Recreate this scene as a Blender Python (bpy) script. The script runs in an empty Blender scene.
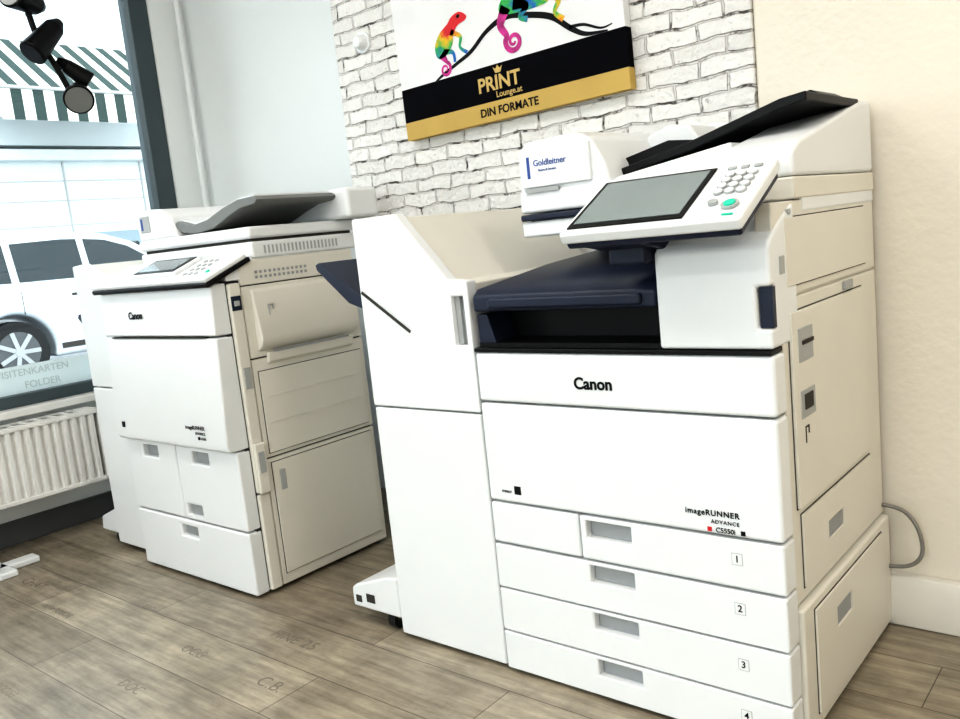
import bpy, bmesh, math, random
from mathutils import Vector, Matrix
random.seed(4)
S = bpy.context.scene
COL = S.collection

# ------------------------------------------------------------------ materials
def nd(nt, t, **kw):
    n = nt.nodes.new(t)
    for k, v in kw.items():
        setattr(n, k, v)
    return n

def pbr(name, col, rough=0.5, metal=0.0, var=0.04, vscale=6.0, bump=0.0, bscale=200.0, spec=0.5, emis=None, estr=0.0, coat=0.0):
    m = bpy.data.materials.new(name); m.use_nodes = True
    nt = m.node_tree; b = nt.nodes['Principled BSDF']; L = nt.links
    b.inputs['Roughness'].default_value = rough
    b.inputs['Metallic'].default_value = metal
    b.inputs['Specular IOR Level'].default_value = spec
    b.inputs['Coat Weight'].default_value = coat
    tc = nd(nt, 'ShaderNodeTexCoord')
    n = nd(nt, 'ShaderNodeTexNoise'); n.inputs['Scale'].default_value = vscale; n.inputs['Detail'].default_value = 4
    L.new(tc.outputs['Object'], n.inputs['Vector'])
    r = nd(nt, 'ShaderNodeValToRGB')
    c = Vector(col)
    r.color_ramp.elements[0].position = 0.3; r.color_ramp.elements[1].position = 0.7
    r.color_ramp.elements[0].color = (*(c*(1-var)), 1)
    r.color_ramp.elements[1].color = (*[min(1, x) for x in c*(1+var)], 1)
    L.new(n.outputs['Fac'], r.inputs['Fac']); L.new(r.outputs['Color'], b.inputs['Base Color'])
    if bump:
        n2 = nd(nt, 'ShaderNodeTexNoise'); n2.inputs['Scale'].default_value = bscale; n2.inputs['Detail'].default_value = 3
        L.new(tc.outputs['Object'], n2.inputs['Vector'])
        bp = nd(nt, 'ShaderNodeBump'); bp.inputs['Strength'].default_value = bump; bp.inputs['Distance'].default_value = 0.003
        L.new(n2.outputs['Fac'], bp.inputs['Height']); L.new(bp.outputs['Normal'], b.inputs['Normal'])
    if emis:
        b.inputs['Emission Color'].default_value = (*emis, 1); b.inputs['Emission Strength'].default_value = estr
    return m

M_front = pbr('plastic_white', (0.80, 0.815, 0.825), 0.36, var=0.01)
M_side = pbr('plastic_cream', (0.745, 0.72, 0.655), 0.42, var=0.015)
M_core = pbr('chassis_dark', (0.03, 0.03, 0.033), 0.6)
M_seam = pbr('seam_dark', (0.05, 0.045, 0.04), 0.7)
M_navy = pbr('plastic_navy', (0.020, 0.027, 0.052), 0.4, spec=0.4)
M_black = pbr('plastic_black', (0.006, 0.006, 0.007), 0.4, spec=0.3)
M_grey = pbr('plastic_slate', (0.10, 0.105, 0.11), 0.45)
M_slate2 = pbr('plastic_slate_light', (0.20, 0.205, 0.20), 0.45)
M_lgrey = pbr('plastic_light_grey', (0.42, 0.43, 0.43), 0.45)
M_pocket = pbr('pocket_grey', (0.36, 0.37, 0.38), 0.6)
M_lcd = pbr('lcd_glass', (0.25, 0.29, 0.29), 0.12, var=0.10, vscale=3)
M_lcd2 = pbr('lcd_dim', (0.15, 0.175, 0.18), 0.12, var=0.1)
M_ink = pbr('ink_black', (0.010, 0.010, 0.012), 0.6, spec=0.2)
M_red = pbr('ink_red', (0.6, 0.02, 0.03), 0.5)
M_blue = pbr('ink_blue', (0.05, 0.10, 0.35), 0.5)
M_green = pbr('button_green', (0.02, 0.45, 0.30), 0.3, emis=(0.0, 0.8, 0.5), estr=0.25)
M_gold = pbr('gold_print', (0.56, 0.40, 0.14), 0.7, var=0.05, spec=0.2)
M_goldt = pbr('gold_text', (0.62, 0.46, 0.19), 0.7, spec=0.2)
M_canvas = pbr('canvas_white', (0.80, 0.80, 0.81), 0.8, bump=0.15, bscale=500)
M_cblack = pbr('canvas_black', (0.006, 0.006, 0.009), 0.85, spec=0.1)
M_wallw = pbr('paint_white', (0.86, 0.885, 0.885), 0.8, var=0.02, vscale=2, bump=0.15, bscale=60)
M_ceil = pbr('ceiling_paint', (0.88, 0.88, 0.87), 0.9)
M_base = pbr('baseboard_paint', (0.74, 0.715, 0.66), 0.5)
M_frame = pbr('window_frame_grey', (0.08, 0.105, 0.115), 0.45)
M_rad = pbr('radiator_enamel', (0.80, 0.79, 0.77), 0.35)
M_metal = pbr('steel', (0.5, 0.5, 0.5), 0.3, metal=0.9)
M_rubber = pbr('rubber', (0.02, 0.02, 0.02), 0.8)
M_cable = pbr('cable_grey', (0.25, 0.24, 0.22), 0.6)
M_carp = pbr('car_paint', (0.62, 0.66, 0.69), 0.25, metal=0.25, coat=0.6)
M_carg = pbr('car_glass', (0.02, 0.03, 0.035), 0.06)
M_asph = pbr('asphalt', (0.30, 0.30, 0.31), 0.9, var=0.15, vscale=3)
M_pave = pbr('pavement', (0.45, 0.44, 0.43), 0.9, var=0.1, vscale=3)
M_facade = pbr('facade_render', (0.66, 0.71, 0.73), 0.9, var=0.03, vscale=1)
M_facade2 = pbr('facade_panel', (0.68, 0.73, 0.74), 0.8, var=0.03)
M_awnd = pbr('awning_dark', (0.035, 0.06, 0.055), 0.8)
M_awnl = pbr('awning_light', (0.70, 0.70, 0.63), 0.8)
M_fglass = pbr('facade_glass', (0.26, 0.34, 0.38), 0.1)
M_letter = pbr('floor_stamp', (0.205, 0.18, 0.148), 0.45)
M_film = pbr('film_print', (0.62, 0.68, 0.68), 0.7)
M_plaster = pbr('plaster_cream', (0.79, 0.74, 0.655), 0.85, var=0.035, vscale=1.5, bump=0.6, bscale=35)

def m_brick():
    m = bpy.data.materials.new('painted_brick'); m.use_nodes = True
    nt = m.node_tree; L = nt.links; b = nt.nodes['Principled BSDF']; b.inputs['Roughness'].default_value = 0.75
    tc = nd(nt, 'ShaderNodeTexCoord'); sx = nd(nt, 'ShaderNodeSeparateXYZ'); cx = nd(nt, 'ShaderNodeCombineXYZ')
    L.new(tc.outputs['Object'], sx.inputs[0]); L.new(sx.outputs['X'], cx.inputs['X']); L.new(sx.outputs['Z'], cx.inputs['Y'])
    nz = nd(nt, 'ShaderNodeTexNoise'); nz.inputs['Scale'].default_value = 13; nz.inputs['Detail'].default_value = 4
    L.new(cx.outputs[0], nz.inputs['Vector'])
    sub = nd(nt, 'ShaderNodeVectorMath', operation='SUBTRACT'); sub.inputs[1].default_value = (0.5, 0.5, 0.5)
    L.new(nz.outputs['Color'], sub.inputs[0])
    sc = nd(nt, 'ShaderNodeVectorMath', operation='SCALE'); sc.inputs['Scale'].default_value = 0.028
    L.new(sub.outputs[0], sc.inputs[0])
    ad = nd(nt, 'ShaderNodeVectorMath', operation='ADD'); L.new(cx.outputs[0], ad.inputs[0]); L.new(sc.outputs[0], ad.inputs[1])
    br = nd(nt, 'ShaderNodeTexBrick'); br.inputs['Scale'].default_value = 1.0
    br.inputs['Brick Width'].default_value = 0.135; br.inputs['Row Height'].default_value = 0.041
    br.inputs['Mortar Size'].default_value = 0.0040; br.inputs['Mortar Smooth'].default_value = 0.6
    br.inputs['Color1'].default_value = (0.83, 0.82, 0.80, 1); br.inputs['Color2'].default_value = (0.74, 0.73, 0.71, 1)
    br.inputs['Mortar'].default_value = (0.70, 0.68, 0.66, 1)
    L.new(ad.outputs[0], br.inputs['Vector'])
    n2 = nd(nt, 'ShaderNodeTexNoise'); n2.inputs['Scale'].default_value = 16; n2.inputs['Detail'].default_value = 6; n2.inputs['Roughness'].default_value = 0.7
    L.new(cx.outputs[0], n2.inputs['Vector'])
    rp = nd(nt, 'ShaderNodeValToRGB'); rp.color_ramp.elements[0].position = 0.50; rp.color_ramp.elements[1].position = 0.60
    L.new(n2.outputs['Fac'], rp.inputs['Fac'])
    mu = nd(nt, 'ShaderNodeMath', operation='MULTIPLY'); L.new(br.outputs['Fac'], mu.inputs[0]); L.new(rp.outputs['Color'], mu.inputs[1])
    mx = nd(nt, 'ShaderNodeMixRGB'); L.new(mu.outputs[0], mx.inputs['Fac']); L.new(br.outputs['Color'], mx.inputs['Color1'])
    mx.inputs['Color2'].default_value = (0.08, 0.07, 0.065, 1)
    n4 = nd(nt, 'ShaderNodeTexNoise'); n4.inputs['Scale'].default_value = 48; n4.inputs['Detail'].default_value = 5; n4.inputs['Roughness'].default_value = 0.75
    L.new(cx.outputs[0], n4.inputs['Vector'])
    rp4 = nd(nt, 'ShaderNodeValToRGB'); rp4.color_ramp.elements[0].position = 0.60; rp4.color_ramp.elements[1].position = 0.70
    rp4.color_ramp.elements[1].color = (0.75, 0.75, 0.75, 1)
    L.new(n4.outputs['Fac'], rp4.inputs['Fac'])
    mx4 = nd(nt, 'ShaderNodeMixRGB'); L.new(rp4.outputs['Color'], mx4.inputs['Fac']); L.new(mx.outputs[0], mx4.inputs['Color1'])
    mx4.inputs['Color2'].default_value = (0.30, 0.27, 0.25, 1)
    L.new(mx4.outputs[0], b.inputs['Base Color'])
    n3 = nd(nt, 'ShaderNodeTexNoise'); n3.inputs['Scale'].default_value = 45; n3.inputs['Detail'].default_value = 6
    L.new(cx.outputs[0], n3.inputs['Vector'])
    hm = nd(nt, 'ShaderNodeMath', operation='MULTIPLY_ADD'); hm.inputs[1].default_value = -1.0
    L.new(br.outputs['Fac'], hm.inputs[0])
    h2 = nd(nt, 'ShaderNodeMath', operation='MULTIPLY'); h2.inputs[1].default_value = 1.3; L.new(n3.outputs['Fac'], h2.inputs[0])
    L.new(h2.outputs[0], hm.inputs[2])
    bp = nd(nt, 'ShaderNodeBump'); bp.inputs['Strength'].default_value = 1.0; bp.inputs['Distance'].default_value = 0.007
    L.new(hm.outputs[0], bp.inputs['Height']); L.new(bp.outputs['Normal'], b.inputs['Normal'])
    return m
M_brick = m_brick()

def m_floor():
    m = bpy.data.materials.new('laminate_planks'); m.use_nodes = True
    nt = m.node_tree; L = nt.links; b = nt.nodes['Principled BSDF']; b.inputs['Roughness'].default_value = 0.34
    tc = nd(nt, 'ShaderNodeTexCoord')
    br = nd(nt, 'ShaderNodeTexBrick'); br.inputs['Scale'].default_value = 1.0; br.offset = 0.37
    br.inputs['Brick Width'].default_value = 1.15; br.inputs['Row Height'].default_value = 0.17
    br.inputs['Mortar Size'].default_value = 0.0012; br.inputs['Mortar Smooth'].default_value = 0.1; br.inputs['Bias'].default_value = 0
    br.inputs['Color1'].default_value = (0.44, 0.39, 0.31, 1); br.inputs['Color2'].default_value = (0.30, 0.26, 0.205, 1)
    br.inputs['Mortar'].default_value = (0.12, 0.10, 0.08, 1)
    L.new(tc.outputs['Object'], br.inputs['Vector'])
    mp = nd(nt, 'ShaderNodeMapping'); mp.inputs['Scale'].default_value = (1.6, 16, 1)
    L.new(tc.outputs['Object'], mp.inputs['Vector'])
    n = nd(nt, 'ShaderNodeTexNoise'); n.inputs['Scale'].default_value = 2.6; n.inputs['Detail'].default_value = 9; n.inputs['Roughness'].default_value = 0.7
    L.new(mp.outputs[0], n.inputs['Vector'])
    r = nd(nt, 'ShaderNodeValToRGB'); r.color_ramp.elements[0].position = 0.32; r.color_ramp.elements[1].position = 0.7
    r.color_ramp.elements[0].color = (0.58, 0.56, 0.53, 1); r.color_ramp.elements[1].color = (1.25, 1.24, 1.22, 1)
    L.new(n.outputs['Fac'], r.inputs['Fac'])
    n2 = nd(nt, 'ShaderNodeTexNoise'); n2.inputs['Scale'].default_value = 7; n2.inputs['Detail'].default_value = 7; n2.inputs['Roughness'].default_value = 0.7
    L.new(tc.outputs['Object'], n2.inputs['Vector'])
    r2 = nd(nt, 'ShaderNodeValToRGB'); r2.color_ramp.elements[0].position = 0.35; r2.color_ramp.elements[1].position = 0.65
    r2.color_ramp.elements[0].color = (0.72, 0.72, 0.72, 1); r2.color_ramp.elements[1].color = (1.10, 1.10, 1.10, 1)
    L.new(n2.outputs['Fac'], r2.inputs['Fac'])
    m1 = nd(nt, 'ShaderNodeMixRGB', blend_type='MULTIPLY'); m1.inputs['Fac'].default_value = 1
    L.new(br.outputs['Color'], m1.inputs['Color1']); L.new(r.outputs['Color'], m1.inputs['Color2'])
    m2 = nd(nt, 'ShaderNodeMixRGB', blend_type='MULTIPLY'); m2.inputs['Fac'].default_value = 1
    L.new(m1.outputs[0], m2.inputs['Color1']); L.new(r2.outputs['Color'], m2.inputs['Color2'])
    L.new(m2.outputs[0], b.inputs['Base Color'])
    bp = nd(nt, 'ShaderNodeBump'); bp.inputs['Strength'].default_value = 0.25; bp.inputs['Distance'].default_value = 0.002
    L.new(n.outputs['Fac'], bp.inputs['Height']); L.new(bp.outputs['Normal'], b.inputs['Normal'])
    return m
M_floor = m_floor()

def m_glass(name='window_glass', tint=(0.95, 0.98, 0.98)):
    m = bpy.data.materials.new(name); m.use_nodes = True
    nt = m.node_tree; nt.nodes.clear(); L = nt.links
    o = nd(nt, 'ShaderNodeOutputMaterial'); t = nd(nt, 'ShaderNodeBsdfTransparent'); t.inputs[0].default_value = (*tint, 1)
    g = nd(nt, 'ShaderNodeBsdfGlossy'); g.inputs['Roughness'].default_value = 0.02
    f = nd(nt, 'ShaderNodeFresnel'); f.inputs['IOR'].default_value = 1.3
    x = nd(nt, 'ShaderNodeMixShader'); L.new(f.outputs[0], x.inputs[0]); L.new(t.outputs[0], x.inputs[1]); L.new(g.outputs[0], x.inputs[2])
    L.new(x.outputs[0], o.inputs[0])
    return m
M_glass = m_glass()
def m_frost():
    m = bpy.data.materials.new('frosted_film'); m.use_nodes = True
    nt = m.node_tree; nt.nodes.clear(); L = nt.links
    o = nd(nt, 'ShaderNodeOutputMaterial'); t = nd(nt, 'ShaderNodeBsdfTranslucent'); t.inputs[0].default_value = (0.9, 0.95, 0.95, 1)
    d = nd(nt, 'ShaderNodeBsdfDiffuse'); d.inputs[0].default_value = (0.85, 0.88, 0.88, 1)
    x = nd(nt, 'ShaderNodeMixShader'); x.inputs[0].default_value = 0.4
    L.new(t.outputs[0], x.inputs[1]); L.new(d.outputs[0], x.inputs[2]); L.new(x.outputs[0], o.inputs[0])
    return m
M_frost = m_frost()
def m_cham(name, axis, stops, sc, off):
    m = bpy.data.materials.new(name); m.use_nodes = True
    nt = m.node_tree; L = nt.links; b = nt.nodes['Principled BSDF']; b.inputs['Roughness'].default_value = 0.7
    tc = nd(nt, 'ShaderNodeTexCoord'); s = nd(nt, 'ShaderNodeSeparateXYZ'); L.new(tc.outputs['Object'], s.inputs[0])
    n = nd(nt, 'ShaderNodeTexNoise'); n.inputs['Scale'].default_value = 40; L.new(tc.outputs['Object'], n.inputs['Vector'])
    a = nd(nt, 'ShaderNodeMath', operation='MULTIPLY_ADD'); a.inputs[1].default_value = sc; a.inputs[2].default_value = off
    L.new(s.outputs[axis], a.inputs[0])
    a2 = nd(nt, 'ShaderNodeMath', operation='MULTIPLY_ADD'); a2.inputs[1].default_value = 0.7; L.new(n.outputs['Fac'], a2.inputs[0]); L.new(a.outputs[0], a2.inputs[2])
    r = nd(nt, 'ShaderNodeValToRGB'); r.color_ramp.interpolation = 'LINEAR'
    e = r.color_ramp.elements
    for i, (p, c) in enumerate(stops):
        x = e[i] if i < 2 else e.new(p)
        x.position = p; x.color = (*c, 1)
    L.new(a2.outputs[0], r.inputs['Fac']); L.new(r.outputs[0], b.inputs['Base Color'])
    return m

# ------------------------------------------------------------------ geometry helpers
CUR = None
def group(name, loc):
    global CUR
    e = bpy.data.objects.new(name, None); e.location = loc; e.empty_display_size = 0.1
    COL.objects.link(e); CUR = e
    return e
def fin(name, me, mat, bevel=0.0, seg=2, parent='cur'):
    ob = bpy.data.objects.new(name, me); COL.objects.link(ob)
    if mat is not None and not me.materials: me.materials.append(mat)
    if bevel > 0:
        m = ob.modifiers.new('bevel', 'BEVEL'); m.width = bevel; m.segments = seg; m.limit_method = 'ANGLE'; m.angle_limit = math.radians(35)
        for p in me.polygons: p.use_smooth = True
        m.harden_normals = True
    p = CUR if parent == 'cur' else parent
    if p is not None:
        ob.parent = p
        ob.matrix_parent_inverse = Matrix.Translation(-Vector(p.location))
    return ob
def bm2me(bm, name):
    bmesh.ops.recalc_face_normals(bm, faces=bm.faces)
    me = bpy.data.meshes.new(name); bm.to_mesh(me); bm.free(); return me
def addbox(bm, x0, x1, y0, y1, z0, z1, mi=0):
    r = bmesh.ops.create_cube(bm, size=1)
    for v in r['verts']:
        v.co = Vector(((x0+x1)/2+v.co.x*(x1-x0), (y0+y1)/2+v.co.y*(y1-y0), (z0+z1)/2+v.co.z*(z1-z0)))
    fs = set(f for v in r['verts'] for f in v.link_faces)
    for f in fs: f.material_index = mi
def addbevel(ob, bevel, seg, flat):
    m = ob.modifiers.new('bevel', 'BEVEL'); m.width = bevel; m.segments = seg; m.limit_method = 'ANGLE'; m.angle_limit = math.radians(35)
    if not flat:
        m.harden_normals = True
        for p in ob.data.polygons: p.use_smooth = True
    else:
        for p in ob.data.polygons: p.use_smooth = False
def box(name, x0, x1, y0, y1, z0, z1, mat, bevel=0.0, seg=2, cuts=None, parent='cur'):
    bm = bmesh.new(); addbox(bm, x0, x1, y0, y1, z0, z1)
    ob = fin(name, bm2me(bm, name), mat, 0, parent=parent)
    if cuts: cut(ob, cuts)
    if bevel > 0: addbevel(ob, bevel, seg, bool(cuts))
    return ob
def boxes(name, lst, mats, bevel=0.0, parent='cur'):
    bm = bmesh.new()
    for b in lst:
        addbox(bm, *b[:6], mi=(b[6] if len(b) > 6 else 0))
    me = bm2me(bm, name)
    for m in (mats if isinstance(mats, list) else [mats]): me.materials.append(m)
    return fin(name, me, None, bevel, parent=parent)
def cut(ob, cuts):
    cs = []
    for c in cuts:
        bm = bmesh.new()
        if c[0] == 'cyl':
            _, cx, cy, cz, r, h = c
            bmesh.ops.create_cone(bm, cap_ends=True, segments=40, radius1=r, radius2=r, depth=h, matrix=Matrix.Translation((cx, cy, cz)) @ Matrix.Rotation(math.pi/2, 4, 'Y'))
        else:
            addbox(bm, *c)
        me = bm2me(bm, 'cutter'); me.materials.append(ob.data.materials[0])
        o = bpy.data.objects.new('cutter', me); COL.objects.link(o); cs.append(o)
        m = ob.modifiers.new('b', 'BOOLEAN'); m.object = o; m.operation = 'DIFFERENCE'; m.solver = 'EXACT'
    bpy.context.view_layer.update()
    dg = bpy.context.evaluated_depsgraph_get()
    me = bpy.data.meshes.new_from_object(ob.evaluated_get(dg))
    ob.modifiers.clear(); ob.data = me
    for o in cs: bpy.data.objects.remove(o, do_unlink=True)
def prism(name, pts, axis, a0, a1, mat, bevel=0.0, seg=2, cuts=None, parent='cur', flat=False):
    bm = bmesh.new()
    def P(p, a):
        if axis == 'y': return (p[0], a, p[1])
        if axis == 'x': return (a, p[0], p[1])
        return (p[0], p[1], a)
    A = [bm.verts.new(P(p, a0)) for p in pts]; B = [bm.verts.new(P(p, a1)) for p in pts]
    bm.faces.new(A); bm.faces.new(B[::-1])
    n = len(pts)
    for i in range(n): bm.faces.new((A[i], B[i], B[(i+1) % n], A[(i+1) % n]))
    ob = fin(name, bm2me(bm, name), mat, 0, parent=parent)
    if cuts: cut(ob, cuts)
    if bevel > 0: addbevel(ob, bevel, seg, bool(cuts) or flat)
    return ob
def cyl(name, p0, p1, r0, r1, mat, seg=32, bevel=0.0, parent='cur'):
    p0 = Vector(p0); p1 = Vector(p1); d = p1-p0
    bm = bmesh.new()
    q = Vector((0, 0, 1)).rotation_difference(d.normalized()).to_matrix().to_4x4()
    bmesh.ops.create_cone(bm, cap_ends=True, segments=seg, radius1=r0, radius2=r1, depth=d.length, matrix=Matrix.Translation((p0+p1)/2) @ q)
    return fin(name, bm2me(bm, name), mat, bevel, parent=parent)
def slab(name, c, ux, uy, w, h, t, mat, bevel=0.0, seg=2, parent='cur'):
    ux = Vector(ux).normalized(); uy = Vector(uy).normalized(); uz = ux.cross(uy)
    bm = bmesh.new(); r = bmesh.ops.create_cube(bm, size=1)
    for v in r['verts']:
        v.co = Vector(c)+ux*v.co.x*w+uy*v.co.y*h+uz*v.co.z*t
    return fin(name, bm2me(bm, name), mat, bevel, seg, parent=parent)
def tube(name, pts, r, mat, parent='cur'):
    cu = bpy.data.curves.new(name, 'CURVE'); cu.dimensions = '3D'; cu.bevel_depth = r; cu.bevel_resolution = 4; cu.resolution_u = 10
    s = cu.splines.new('NURBS'); s.points.add(len(pts)-1)
    for p, q in zip(s.points, pts): p.co = (*q, 1)
    s.use_endpoint_u = True; s.order_u = 3
    o = bpy.data.objects.new(name, cu); COL.objects.link(o); bpy.context.view_layer.update()
    me = bpy.data.meshes.new_from_object(o.evaluated_get(bpy.context.evaluated_depsgraph_get()))
    bpy.data.objects.remove(o, do_unlink=True)
    for p in me.polygons: p.use_smooth = True
    me.materials.clear(); me.materials.append(mat)
    return fin(name, me, None, parent=parent)
def text(name, body, c, size, mat, ux=(1, 0, 0), uy=(0, 0, 1), bold=0.0, ext=0.0004, parent='cur', spacing=1.0, sx=1.0):
    # build at 100x size so that the stroke offset is numerically clean, then scale down
    cu = bpy.data.curves.new(name, 'FONT'); cu.body = body; cu.size = size*100; cu.align_x = 'CENTER'; cu.align_y = 'CENTER'
    cu.extrude = ext*100; cu.offset = bold*100; cu.space_character = spacing; cu.resolution_u = 6
    o = bpy.data.objects.new(name, cu); COL.objects.link(o); bpy.context.view_layer.update()
    me = bpy.data.meshes.new_from_object(o.evaluated_get(bpy.context.evaluated_depsgraph_get()))
    bpy.data.objects.remove(o, do_unlink=True)
    ux = Vector(ux).normalized(); uy = Vector(uy).normalized(); uz = ux.cross(uy)
    for v in me.vertices:
        v.co = Vector(c)+(ux*v.co.x*sx+uy*v.co.y+uz*v.co.z)/100
    me.materials.clear(); me.materials.append(mat)
    return fin(name, me, None, parent=parent)
def inlay_x(name, x, y0, y1, z0, z1, mat=None, t=0.005, cuts=None):
    """door panel with seam around it, on a +X facing side"""
    g = 0.002
    box(name+'_seam', x-0.002, x+0.0012, y0-g, y1+g, z0-g, z1+g, M_seam)
    return box(name, x-0.002, x+t, y0, y1, z0, z1, mat or M_side, 0.0015, cuts=cuts)

# ------------------------------------------------------------------ room
CUR = None
N = None
XW, YW, YN = -3.42, 2.045, 2.31
XR, YB = 1.7, -2.8
H = 2.75
BX0, BX1 = -2.19, -0.815
floor = box('floor', XW, XR, YB, YN, -0.1, 0.0, M_floor, parent=N)
box('ceiling', XW-0.2, XR+0.2, YB-0.2, YN+0.2, H, H+0.1, M_ceil, parent=N)
box('wall_back', BX1, XR, YW, YW+0.28, 0, H, M_plaster, 0.008, parent=N)
box('wall_back_brick', BX0, BX1, YW-0.006, YW+0.28, 0, H, M_brick, 0.004, parent=N)
box('wall_back_recess', XW-0.2, BX0, YN, YN+0.2, 0, H, M_wallw, parent=N)
box('wall_right', XR, XR+0.2, YB, YN+0.2, 0, H, M_plaster, parent=N)
WZ0, WZ1, WY0, WY1 = 0.50, 2.45, -1.6, 2.15
boxes('wall_left', [(XW-0.2, XW, YB, YN, 0, WZ0), (XW-0.2, XW, YB, YN, WZ1, H), (XW-0.2, XW, WY1, YN, WZ0, WZ1), (XW-0.2, XW, YB, WY0, WZ0, WZ1)], M_wallw, parent=N)
boxes('wall_front', [(XW, -3.0, YB-0.2, YB, 0, H), (1.2, XR, YB-0.2, YB, 0, H), (-3.0, 1.2, YB-0.2, YB, 2.5, H), (-3.0, 1.2, YB-0.2, YB, 0, 0.1)], M_wallw, parent=N)
prism('baseboard_back', [(YW-0.001, 0.0), (YW-0.03, 0.0), (YW-0.03, 0.095), (YW-0.020, 0.115), (YW-0.001, 0.118)], 'x', BX1+0.005, XR-0.001, M_base, 0.004, parent=N)
prism('baseboard_brick', [(YW-0.007, 0.0), (YW-0.03, 0.0), (YW-0.03, 0.095), (YW-0.020, 0.115), (YW-0.007, 0.118)], 'x', BX0+0.001, BX1+0.003, M_base, 0.004, parent=N)
box('baseboard_left', XW+0.001, XW+0.02, YB+0.01, YN-0.01, 0.0, 0.09, M_grey, 0.003, parent=N)
# window left
group('window_1', (XW, 0.5, WZ0))
fx0, fx1 = XW-0.09, XW-0.01
boxes('frame', [(fx0, fx1, WY1-0.085, WY1, WZ0, WZ1), (fx0, fx1, WY0, WY0+0.085, WZ0, WZ1), (fx0, fx1, WY0+.085, WY1-0.085, WZ0, WZ0+0.045), (fx0, fx1, WY0+.085, WY1-0.085, WZ1-0.07, WZ1), (fx0, fx1, 0.2, 0.27, WZ0+.045, WZ1-.07)], M_frame, 0.004)
box('pane', XW-0.055, XW-0.049, WY0+0.08, WY1-0.08, WZ0+0.042, WZ1-0.065, M_glass)
box('frosted_strip', XW-0.048, XW-0.046, 0.28, WY1-0.09, WZ0+0.046, WZ0+0.15, M_frost)
text('strip_text', 'VISITENKARTEN', (XW-0.044, 1.45, WZ0+0.122), 0.038, M_film, ux=(0, 1, 0), uy=(0, 0, 1))
text('strip_text_2', 'FOLDER', (XW-0.044, 1.48, WZ0+0.072), 0.038, M_film, ux=(0, 1, 0), uy=(0, 0, 1))
box('sill', XW-0.01, XW+0.05, WY0, WY1, WZ0-0.03, WZ0, M_rad, 0.005)
group('unseen_window', (-0.9, YB, 0.1))  # unseen opening behind the camera, added so sky light brightens the printer fronts
boxes('frame', [(-3.0, -2.93, YB-0.12, YB-0.05, 0.1, 2.5), (1.13, 1.2, YB-0.12, YB-0.05, 0.1, 2.5), (-2.93, 1.13, YB-0.12, YB-0.05, 2.43, 2.5), (-2.93, 1.13, YB-0.12, YB-0.05, 0.1, 0.17), (-0.95, -0.88, YB-0.12, YB-0.05, 0.17, 2.43)], M_frame, 0.004)
box('pane', -2.93, 1.13, YB-0.09, YB-0.084, 0.17, 2.43, M_glass)
# vertical pipe in corner
group('heating_pipe', (-3.38, 2.25, 0))
cyl('pipe', (-3.385, 2.262, 0.0), (-3.385, 2.262, H), 0.012, 0.012, M_wallw)
for z in (0.4, 2.2):
    box('clip_%d' % int(z*10), -3.40, -3.37, 2.26, 2.309, z, z+0.015, M_wallw, 0.003)
# wall sensor
group('wall_sensor', (-2.05, YW, 1.60))
cyl('dome', (-2.055, YW-0.007, 1.59), (-2.055, YW-0.04, 1.59), 0.026, 0.018, M_front, bevel=0.006)
cyl('base', (-2.055, YW-0.006, 1.59), (-2.055, YW-0.014, 1.59), 0.032, 0.032, M_front)

# faint lettering stamped on planks
CUR = floor
words = ['OUE', 'OCG', 'FINE 25', 'BORDEAUX', 'DOC', 'C.B.', 'PRODUCE', 'W 10', 'CRU', '21 30', 'OUG', 'CHAT.', 'CASE 12']
k = 0
for (x, y) in [(-2.35, 1.2), (-1.97, 1.11), (-1.78, 1.28), (-2.6, 1.05), (-1.95, .93), (-1.65, 1.11), (-2.25, .76), (-1.50, .93), (-2.75, .76), (-1.80, .77), (-1.2, 1.11), (-2.9, 1.11), (-0.35, 1.62)]:
    text('stamp_%d' % k, words[k], (x, y, 0.0004), 0.032+0.010*(k % 3), M_letter, ux=(1, 0, 0) if k % 3 else (-1, 0, 0), uy=(0, 1, 0) if k % 3 else (0, -1, 0), ext=0.0001, bold=-0.0003); k += 1

# ------------------------------------------------------------------ radiator
group('radiator', (-3.3, 0.9, 0.17))
pts = []; y = 0.35; n = 0
front = []
RE = 1.575
while y < RE-0.03:
    front += [(-3.285, y), (-3.270, y+0.006), (-3.270, y+0.020), (-3.285, y+0.026)]
    y += 0.034
pts = [(-3.30, 0.35)] + front + [(-3.30, front[-1][1])]
prism('rib_panel', pts, 'z', 0.190, 0.440, M_rad)
box('rear_panel', -3.36, -3.345, 0.35, RE-0.01, 0.185, 0.440, M_rad, 0.003)
boxes('rails', [(-3.302, -3.268, 0.35, RE, 0.176, 0.192), (-3.302, -3.268, 0.35, RE, 0.438, 0.452)], M_rad, 0.003)
box('end_cap', -3.362, -3.268, RE, RE+0.01, 0.178, 0.455, M_rad, 0.003)
box('top_grille', -3.362, -3.270, 0.35, RE+0.005, 0.452, 0.457, M_rad, 0.0, cuts=[(-3.352, -3.285, 0.38+i*0.05, 0.42+i*0.05, 0.44, 0.47) for i in range(23)])
boxes('brackets', [(XW+0.001, -3.36, 0.6, 0.63, 0.2, 0.42), (XW+0.001, -3.36, 1.4, 1.43, 0.2, 0.42)], M_rad)
cyl('valve_pipe', (-3.32, 1.63, 0.0), (-3.32, 1.63, 0.21), 0.009, 0.009, M_rad)
cyl('valve', (-3.32, RE+0.008, 0.205), (-3.32, 1.67, 0.205), 0.016, 0.018, M_rad)

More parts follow.
